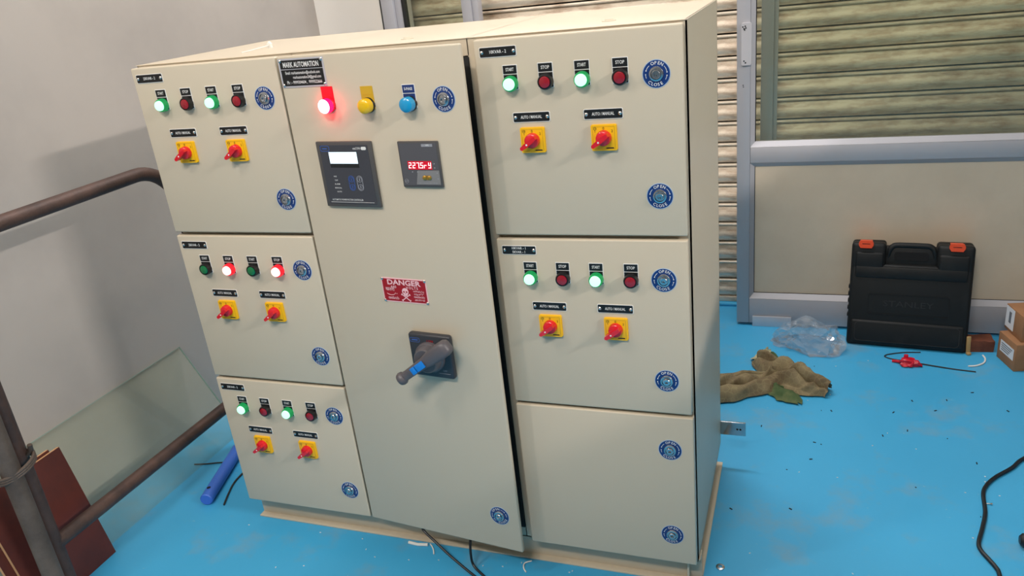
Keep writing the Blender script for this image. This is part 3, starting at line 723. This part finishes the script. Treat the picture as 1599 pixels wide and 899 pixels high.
# ------------------------------------------------------------------ left side: pipe frame, glass, boards, tube
PX = -0.30
pf = thing('pipe_frame', 'rusty brown bent steel pipe barrier standing beside the left wall', 'barrier', T(PX, -0.02, 0))
RB = 0.14; YE = 0.352; YN = -0.367
pts = [(PX, -0.62, 0.977)] + [(PX, y, 0.977) for y in (-0.4, -0.2, 0.0, YE - RB - 0.03)]
for k in range(13):
    a = PI / 2 * k / 12; pts.append((PX, YE - RB + RB * math.sin(a), 0.977 - RB + RB * math.cos(a)))
pts += [(PX, YE, 0.6), (PX, YE, 0.3), (PX, YE, 0.0)]
put('top_rail', B().tube(pts, 0.0195, 16).mesh('top_rail', 'pipe_rust'), pf, ID)
put('bottom_rail', B().tube([(PX, YN, 0.174), (PX, 0, 0.174), (PX, YE, 0.174)], 0.0195, 16).mesh('bottom_rail', 'pipe_rust'), pf, ID)
put('post', B().tube([(PX, YN, 0.0), (PX, YN, 0.5), (PX, YN, 0.977)], 0.0195, 16).mesh('post', 'pipe_rust'), pf, ID)
put('post', B().tube([(PX + 0.030, -0.418, 0.0), (PX + 0.030, -0.418, 0.5), (PX + 0.030, -0.418, 1.05)], 0.0225, 18).mesh('post', 'pipe_grey'), pf, ID)
tb = B()
ring = []
for k in range(29):
    a = 2 * PI * k / 28; ring.append((PX + 0.017 + 0.036 * math.cos(a), -0.398 + 0.050 * math.sin(a), 0.430 + 0.010 * math.sin(a)))
for k in range(3): tb.tube([(x, y, z + 0.006 * (k - 1)) for x, y, z in ring], 0.0040, 8)
tb.tube([(PX + 0.012, YN + 0.006, 0.436), (PX + 0.030, YN + 0.012, 0.452), (PX + 0.034, YN + 0.010, 0.468)], 0.006, 8)
put('tie_wire', tb.mesh('tie_wire', 'pipe_grey'), pf, ID)

# glass sheet leaning on the wall
gx0, gx1, gz = -0.370, -0.544, 0.320
gs = thing('glass_sheet', 'clear glass sheet leaning against the left wall behind the pipes', 'glass sheet', T(gx0, 0.0, 0))
ln = math.hypot(gx0 - gx1, gz); la = math.atan2(gx0 - gx1, gz)
GX = T(gx0, 0, 0.001) @ RY(-la)
put('pane', B().box((-0.005, -0.70, 0.0), (0.0, 0.425, ln)).mesh('pane', 'sheet_glass', smooth=False), gs, GX)
put('cut_edge', B().box((-0.005, -0.70, ln - 0.0008), (0.0, 0.425, ln + 0.0008)).box((-0.005, 0.424, 0.0), (0.0, 0.4258, ln)).mesh('cut_edge', 'glass_edge', smooth=False), gs, GX)

# plywood off-cuts
for i, (dx, dy, hh, lab) in enumerate(((0.0, 0.0, 0.348, 'front dark red-brown plywood board leaning behind the pipe post'), (-0.012, -0.022, 0.352, 'rear plywood board, its pale edge showing above the front board'))):
    X = T(-0.334 + dx, -0.196 + dy, 0.0) @ RZ(0.02) @ RY(-0.20)
    pw = tag(put('plywood_board', None, None, X), lab, 'board', 'plywood boards behind the pipe post')
    put('face', B().box((0.0, -0.245, 0.0), (0.001, 0.0, hh)).mesh('face', 'plywood_face'), pw, X)
    put('core', B().box((-0.009, -0.245, 0.0), (0.0, 0.0, hh)).mesh('core', 'plywood_edge'), pw, X)

# blue tube on the floor
p0, p1 = Vector((-0.206, 0.040, 0.0195)), Vector((-0.288, 0.300, 0.0195))
dv = (p1 - p0); L = dv.length
X = T(*p0) @ dv.to_track_quat('Z', 'X').to_matrix().to_4x4()
bt = thing('blue_tube', 'bright blue plastic tube lying on the floor beside the control panel', 'tube', T(p0.x, p0.y, 0))
put('tube_wall', B().lathe([(0, 0.0), (0.0165, 0.0), (0.0190, 0.003), (0.0190, L), (0, L)], 24, X, cap=False).mesh('tube_wall', 'blue_tube'), bt, ID)
put('drilled_hole', B().lathe([(0.006, 0.0188), (0.006, 0.0194)], 12, T(p0.x, p0.y, 0.0195) @ T(-0.012, 0.034, 0)).mesh('drilled_hole', 'dark_hole'), bt, ID)
strand('wire', [(-0.402, 0.214, 0.003), (-0.36, 0.225, 0.003), (-0.325, 0.238, 0.003), (-0.298, 0.246, 0.003)], 0.0022, 'wire_dark', 'thin dark wire crossing the floor behind the blue tube', 'wire')
strand('wire', [(-0.152, 0.050, 0.003), (-0.175, 0.10, 0.003), (-0.196, 0.16, 0.003), (-0.20, 0.23, 0.003)], 0.0028, 'wire_dark', 'short dark wire curving on the floor right of the blue tube', 'wire')

# ------------------------------------------------------------------ right side: case, boxes, bag, rag, scraps
cx, cyy, cyaw, clean, CW, CH = 1.618, 1.364, -0.09, 0.19, 0.386, 0.378
CX = T(cx, cyy, 0.0) @ RZ(cyaw) @ RX(-clean)         # local x right, y back, z up, front face at y=0
tc_ = thing('tool_case', 'black plastic power tool case with orange latches leaning on the aluminium door', 'tool case', T(cx + CW / 2, cyy, 0))
CD = 0.105
fb = B()
fb.box((0, 0.0, 0.002), (CW, 0.050, CH - 0.075), 0.012, seg=3)
fb.box((0, 0.0, CH - 0.10), (0.112, 0.050, CH), 0.012, seg=3); fb.box((0.272, 0.0, CH - 0.10), (CW, 0.050, CH), 0.012, seg=3)
fb.box((0.105, 0.016, CH - 0.10), (0.280, 0.050, CH - 0.012), 0.006)
fb.box((0.012, -0.006, 0.014), (CW - 0.012, 0.02, 0.098), 0.008, seg=3)
fb.box((0.014, -0.004, CH - 0.092), (0.106, 0.02, CH - 0.032), 0.008, seg=3); fb.box((0.278, -0.004, CH - 0.092), (CW - 0.014, 0.02, CH - 0.032), 0.008, seg=3)
fb.box((0.016, -0.005, CH - 0.125), (CW - 0.016, 0.02, CH - 0.082), 0.006, seg=2)
for k in range(5): fb.box((-0.003, 0.006, 0.105 + k * 0.026), (0.030, 0.03, 0.118 + k * 0.026), 0.002)
put('front_shell', fb.mesh('front_shell', 'case_black'), tc_, CX)
put('rear_shell', B().box((0, 0.052, 0.002), (CW, CD, CH - 0.08), 0.012, seg=3).box((0, 0.052, CH - 0.12), (0.112, CD, CH), 0.012, seg=3).box((0.272, 0.052, CH - 0.12), (CW, CD, CH), 0.012, seg=3).box((0.1, 0.06, CH - 0.10), (0.285, CD - 0.006, CH - 0.03), 0.006).mesh('rear_shell', 'case_black'), tc_, CX)
hp = [(0.118, 0.03, CH - 0.075), (0.122, 0.022, CH - 0.03), (0.134, 0.022, CH - 0.012), (0.155, 0.022, CH - 0.008), (0.232, 0.022, CH - 0.008), (0.253, 0.022, CH - 0.012), (0.265, 0.022, CH - 0.03), (0.269, 0.03, CH - 0.075)]
put('handle', B().tube(smooth_path(hp, 4), 0.0105, 10).mesh('handle', 'case_black'), tc_, CX)
put('handle_recess', B().rrect(0.108, 0.030, 0.010, 0, 0.003, T(0.192, 0.016, CH - 0.045) @ RX(PI / 2)).mesh('handle_recess', 'dark_hole'), tc_, CX)
for x in (0.046, 0.330):
    put('latch', B().prism([(-0.020, 0.012), (0.020, 0.012), (0.024, 0.004), (0.024, -0.004), (0.018, -0.014), (-0.018, -0.014), (-0.024, -0.004), (-0.024, 0.004)], 0, 0.012, T(x, 0.004, CH - 0.004) @ RX(PI / 2)).box((-0.020, 0.0, 0), (0.020, 0.05, 0.004), 0.001, T(x, 0.0, CH)).mesh('latch', 'latch_orange'), tc_, CX)
    put('latch_groove', B().box((-0.013, -0.0086, -0.001), (0.013, -0.0078, 0.001), X=T(x, 0, CH - 0.003)).mesh('latch_groove', 'dark_hole'), tc_, CX)
put('embossed_panel', B().ringrect(0.26, 0.075, 0.006, 0.002, 0, 0.002, T(CW / 2, 0.0, 0.16) @ RX(PI / 2)).mesh('embossed_panel', 'case_black', smooth=False), tc_, CX)
put('lettering', B().text('STANLEY', 0.030, CW / 2, 0.0, 0.0010, X=T(0, 0, 0.162) @ RX(PI / 2), fit=0.16).mesh('lettering', 'case_edge', smooth=False), tc_, CX)
put('embossed_line', B().ringrect(CW - 0.05, 0.070, 0.014, 0.0022, 0, 0.0012, T(CW / 2, -0.006, 0.056) @ RX(PI / 2)).mesh('embossed_line', 'case_edge', smooth=False), tc_, CX)

# cardboard boxes
def carton(X, w, d, h, label):
    """local: corner at origin, x along the front, y along the left side"""
    o = tag(put('cardboard_box', None, None, X), label, 'box', 'small cardboard boxes at the right edge')
    put('carton', B().box((0, 0, 0), (w, d, h), 0.0015).mesh('carton', 'cardboard'), o, X)
    return o
BX = T(2.123, 1.222, 0) @ RZ(0.27)
c1 = carton(BX, 0.22, 0.112, 0.097, 'lower brown cardboard box with a white printed label, on the floor')
lab = put('paper_label', B().box((-0.0006, 0.012, 0.034), (0.0, 0.096, 0.074)).mesh('paper_label', 'paper'), c1, BX)
b = B()
for k in range(4): b.box((-0.0009, 0.040 - 0.006 * k, 0.041 + 0.0075 * k), (-0.0006, 0.088, 0.0445 + 0.0075 * k))
put('print', b.mesh('print', 'paper_ink', smooth=False), lab, BX)
BX2 = T(2.138, 1.245, 0.0975) @ RZ(0.22)
c2 = carton(BX2, 0.20, 0.120, 0.088, 'upper brown cardboard box stacked on the lower box')
lab = put('paper_label', B().box((-0.0006, 0.060, 0.010), (0.0, 0.117, 0.084)).mesh('paper_label', 'paper'), c2, BX2)
put('print', B().box((-0.0009, 0.080, 0.030), (-0.0006, 0.095, 0.070)).mesh('print', 'paper_ink', smooth=False), lab, BX2)

# brick piece and wood strip
bk = B(); bm_ = bmesh.new(); bmesh.ops.create_cube(bm_, size=1); bmesh.ops.subdivide_edges(bm_, edges=bm_.edges, cuts=4, use_grid_fill=True)
for v in bm_.verts:
    v.co = Vector((v.co.x * 0.085, v.co.y * 0.06, (v.co.z + 0.5) * 0.040)); q = noise.noise(v.co * 60)
    if v.co.z > 0.001: v.co += Vector((q * 0.003, q * 0.002, q * 0.004))
bk.bm(bm_)
tag(put('brick', bk.mesh('brick', 'brick_wood'), None, T(2.045, 1.385, 0) @ RZ(0.1)), 'broken reddish-brown brick piece on the floor between tool case and boxes', 'brick')
tag(put('wood_strip', B().box((-0.006, -0.004, 0), (0.006, 0.004, 0.065), 0.001).box((-0.007, -0.012, 0), (0.006, 0.0, 0.008), 0.001).mesh('wood_strip', 'wood_strip'), None, T(2.008, 1.335, 0) @ RZ(0.3) @ RX(-0.08)), 'thin pale wooden strip standing at the corner of the tool case', 'wood strip')
# metal strip under the door
tag(put('metal_strip', B().box((-0.072, -0.006, 0), (0.072, 0.0, 0.043), 0.001).mesh('metal_strip', 'aluminium_light'), None, T(1.353, 1.4885, 0)), 'short flat metal strip standing against the foot of the aluminium door', 'metal strip')

# crumpled clear plastic bag
bm_ = bmesh.new(); bmesh.ops.create_icosphere(bm_, subdivisions=4, radius=1)
for v in bm_.verts:
    d = v.co.copy(); az = math.atan2(d.y, d.x)
    a = abs(noise.noise(d * 1.5 + Vector((3, 1, 2)))); c = abs(noise.noise(d * 3.3 + Vector((7, 2, 5))))
    e = abs(noise.noise(Vector((d.x * 7, d.y * 7, d.z * 3))))
    r = 1.12 - 0.42 * a - 0.40 * c - 0.16 * e
    out = 1 + 0.28 * max(0, math.cos(az - 2.5)) ** 3 + 0.30 * max(0, math.cos(az + 0.9)) ** 3
    p = Vector((d.x * r * out * 0.118, d.y * r * out * 0.085, d.z * r * 0.085 + 0.012 + 0.012 * math.cos(az * 3 + 1)))
    p.z = max(p.z, 0.0015 + 0.003 * abs(noise.noise(p * 30)))
    v.co = p
tag(put('plastic_bag', B().bm(bm_).mesh('plastic_bag', 'bag_plastic', ang=18), None, T(1.494, 1.342, 0)), 'crumpled clear plastic bag on the floor left of the tool case', 'bag')

# rag: two folded rolls with a green flap
def sheet(fn, nu, nv, X=ID, mi=0, th=0.003):
    vs = [fn(i / nu, j / nv) for i in range(nu + 1) for j in range(nv + 1)]; fs = []
    for i in range(nu):
        for j in range(nv): a = i * (nv + 1) + j; fs.append((a, a + 1, a + nv + 2, a + nv + 1))
    return vs, fs
def roll(axis, width, height, seed, nu=70, nv=44, flow=0.0):
    """a rumpled length of cloth along an axis: lengthwise pleats that open and close, frayed side hems"""
    A = smooth_path(axis, 10)
    def fn(u, v):
        k = u * (len(A) - 1); i = min(int(k), len(A) - 2); p = A[i].lerp(A[i + 1], k - i)
        t = (A[i + 1] - A[i]).normalized(); s_ = Vector((-t.y, t.x, 0))
        ww = width(u); hh = height(u); c = 1 - 2 * v
        warp = 0.9 * noise.noise(Vector((u * 2.2, seed, v * 1.1))) + flow * u
        ph = (v * 2.1 + warp) * 2 * PI
        pleat = (0.5 + 0.5 * math.sin(ph)) ** 0.6
        cross = abs(noise.noise(Vector((u * 5.0 + v * 2.0, v * 2.0, seed + 9))))
        env = max(0.0, 1 - abs(c) ** 2.6)
        z = hh * env * (0.50 + 0.40 * pleat - 0.60 * cross + 0.35 * noise.noise(Vector((u * 2.5, v * 2, seed + 3))))
        y = ww * (c + 0.10 * math.cos(ph) * env) * (1 + 0.30 * noise.noise(Vector((u * 5, 2.0 * (1 if c > 0 else -1), seed))))
        p = p + s_ * y + t * (0.020 * noise.noise(Vector((v * 5, u * 2, seed + 5))))
        return (p.x, p.y, max(z, 0.0) + 0.002 + 0.004 * (1 - env))
    return sheet(fn, nu, nv)
RO = Vector((1.33, 0.98, 0))
rg = thing('rag', 'crumpled olive-brown patterned cloth rag on the floor behind the control panel', 'cloth', T(*RO))
b = B(); vs, fs = roll([(1.08, 0.945, 0), (1.20, 0.955, 0), (1.29, 0.985, 0), (1.385, 1.06, 0)], lambda u: 0.080 - 0.030 * max(0, u - 0.5) * 2, lambda u: 0.075 - 0.012 * u, 1.3)
b.raw(vs, fs)
vs, fs = roll([(1.325, 1.17, 0), (1.40, 1.10, 0), (1.47, 1.02, 0), (1.555, 0.985, 0)], lambda u: 0.034 + 0.034 * math.sin(PI * min(1, u * 1.05)) , lambda u: 0.040 + 0.050 * math.sin(PI * min(1, 0.15 + u * 0.8)), 4.1, flow=0.5)
b.raw(vs, fs)
put('cloth', b.mesh('cloth', 'rag_cloth', ang=80), rg, ID)
b = B(); vs, fs = roll([(1.385, 0.99, 0), (1.43, 0.945, 0), (1.465, 0.905, 0)], lambda u: 0.040 * math.sin(PI * (0.25 + 0.72 * u)) + 0.004, lambda u: 0.022 * (1 - u) + 0.004, 7.7, 20, 14)
b.raw(vs, fs)
vs, fs = roll([(1.365, 1.195, 0), (1.41, 1.14, 0), (1.46, 1.085, 0)], lambda u: 0.020, lambda u: 0.044, 2.2, 20, 14)
b.raw(vs, fs)
put('green_flap', b.mesh('green_flap', 'rag_green', ang=80), rg, ID)
b = B(); vs, fs = roll([(1.315, 1.175, 0), (1.335, 1.215, 0), (1.35, 1.262, 0)], lambda u: 0.028 * math.sin(PI * (0.3 + 0.62 * u)), lambda u: 0.020, 3.2, 16, 12)
b.raw(vs, fs); put('pale_corner', b.mesh('pale_corner', 'rag_pale', ang=80), rg, ID)

# red plastic scrap
bm_ = bmesh.new(); bmesh.ops.create_icosphere(bm_, subdivisions=3, radius=1)
for v in bm_.verts:
    r = 1 + 0.55 * noise.noise(v.co * 1.8 + Vector((4, 4, 4))) + 0.3 * noise.noise(v.co * 4)
    p = Vector((v.co.x * 0.030 * r, v.co.y * 0.020 * r, v.co.z * 0.016 * r + 0.010)); p.z = max(p.z, 0.001); v.co = p
rs = B().bm(bm_); rs.tube([(-0.026, 0.006, 0.008), (-0.04, 0.014, 0.006), (-0.052, 0.018, 0.004)], 0.005, 8); rs.box((-0.018, 0.004, 0.016), (-0.004, 0.014, 0.036), 0.003)
tag(put('red_scrap', rs.mesh('red_scrap', 'red_scrap', ang=30), None, T(1.815, 1.225, 0)), 'small crumpled red plastic scrap on the floor before the tool case', 'plastic scrap')
strand('wire', [(1.86, 1.325, 0.002), (1.80, 1.315, 0.002), (1.745, 1.288, 0.002), (1.755, 1.265, 0.002), (1.81, 1.248, 0.003), (1.88, 1.228, 0.003), (1.95, 1.212, 0.002), (2.012, 1.202, 0.002)], 0.0022, 'wire_dark', 'thin dark looped wire on the floor under the red scrap', 'wire')
strand('wire', [(1.995, 1.238, 0.003), (2.02, 1.245, 0.003), (2.045, 1.268, 0.003), (2.055, 1.300, 0.003), (2.052, 1.325, 0.003)], 0.0028, 'tie_white', 'short curved white wire on the floor beside the brick', 'wire')
# black power cable at the right
strand('power_cable', [(2.16, 0.80, 0.005), (2.05, 0.70, 0.005), (2.011, 0.647, 0.005), (1.964, 0.596, 0.005), (1.935, 0.553, 0.005), (1.921, 0.511, 0.005), (1.913, 0.435, 0.005), (1.896, 0.369, 0.005), (1.879, 0.311, 0.005), (1.880, 0.283, 0.005), (1.892, 0.253, 0.005), (1.902, 0.227, 0.005), (1.904, 0.204, 0.005), (1.90, 0.10, 0.005)], 0.0052, 'cable_black', 'black power cable snaking across the blue floor at right', 'cable')
pg = B().lathe([(0, 0), (0.010, 0), (0.016, 0.006), (0.018, 0.020), (0.016, 0.045), (0.008, 0.055), (0, 0.055)], 18, T(1.965, 0.325, 0.018) @ RY(PI / 2), cap=False)
tag(put('plug', pg.mesh('plug', 'cable_black'), None, ID), 'black rubber plug end at the right edge of the photo', 'plug')

# washer, screw, ties and wires near the plinth
ws = B().lathe([(0.0045, 0.0), (0.0105, 0.0), (0.0105, 0.003), (0.0060, 0.0042), (0.0045, 0.0042), (0.0045, 0.0)], 22, cap=False)
tag(put('washer', ws.mesh('washer', 'steel'), None, T(1.295, 0.101, 0)), 'small steel washer on the floor by the right corner of the plinth', 'washer')
sc = B().lathe([(0, 0), (0.0028, 0), (0.0028, 0.003), (0.0014, 0.004), (0.0012, 0.016), (0, 0.018)], 10, T(1.936, 0.476, 0.003) @ RY(PI / 2 + PI), cap=False)
tag(put('screw', sc.mesh('screw', 'rivet'), None, ID), 'tiny shiny screw on the floor beside the black cable', 'screw')
tag(put('cable_tie', B().tube([(-0.028, -0.002, 0.004), (0.0, -0.005, 0.004), (0.028, 0.0, 0.004)], 0.0042, 8).mesh('cable_tie', 'tie_white'), None, T(0.516, 0.018, 0)), 'short white plastic tube piece lying against the plinth', 'plastic piece', 'white offcuts by the plinth')
for pts, lab in (([(0.548, 0.024, 0.002), (0.560, 0.012, 0.005), (0.568, 0.002, 0.003), (0.574, -0.010, 0.002)], 'thin translucent tie end by the plinth left of the black wires'), ([(0.836, 0.020, 0.003), (0.822, 0.008, 0.004), (0.824, -0.008, 0.003), (0.834, -0.020, 0.002)], 'small curled white tie end by the plinth right of the black wires')):
    strand('cable_tie', pts, 0.0018, 'tie_white', lab, 'cable tie', 'white offcuts by the plinth')
strand('wire', [(0.540, 0.020, 0.074), (0.552, -0.004, 0.072), (0.587, -0.014, 0.048), (0.629, -0.030, 0.028), (0.670, -0.046, 0.014), (0.711, -0.064, 0.005), (0.76, -0.09, 0.004)], 0.0034, 'cable_black', 'left thick black wire running out from under the centre door', 'wire', 'black wires under the centre door')
strand('wire', [(0.688, 0.010, 0.074), (0.690, -0.014, 0.072), (0.693, -0.030, 0.040), (0.700, -0.037, 0.012), (0.730, -0.055, 0.004), (0.77, -0.082, 0.004)], 0.0034, 'cable_black', 'right short black wire hanging from under the centre door', 'wire', 'black wires under the centre door')

# swarf and chips scattered on the floor
db = B(); rnd = random.Random(11)
spots = [(1.355, 0.755), (1.70, 0.76), (1.51, 0.69), (1.77, 0.80), (1.93, 0.66), (1.80, 0.98), (1.86, 0.93), (1.90, 1.00), (1.56, 0.88), (1.30, 0.33), (1.98, 1.06), (1.74, 0.90), (1.50, 0.60), (1.45, 0.36), (2.06, 0.96)]
for x, y in spots: db.box((-0.0042, -0.0013, 0), (0.0042, 0.0013, 0.0020), 0.0, T(x, y, 0) @ RZ(rnd.uniform(0, PI)))
for k in range(60):
    x, y = rnd.uniform(1.3, 2.3), rnd.uniform(-0.1, 1.3)
    db.box((-0.002, -0.001, 0), (0.002, 0.001, 0.0015), 0.0, T(x, y, 0) @ RZ(rnd.uniform(0, PI)), mi=1 if rnd.random() < 0.5 else 0)
for k in range(25):
    x, y = rnd.uniform(-0.05, 1.2), rnd.uniform(-0.15, 0.02)
    db.box((-0.002, -0.001, 0), (0.002, 0.001, 0.0015), 0.0, T(x, y, 0) @ RZ(rnd.uniform(0, PI)), mi=1)
o = put('floor_debris', db.mesh('floor_debris', ['debris', 'debris_pale'], smooth=False), None, ID)
o['kind'] = 'stuff'; tag(o, 'tiny dark and pale chips scattered over the blue floor', 'debris')
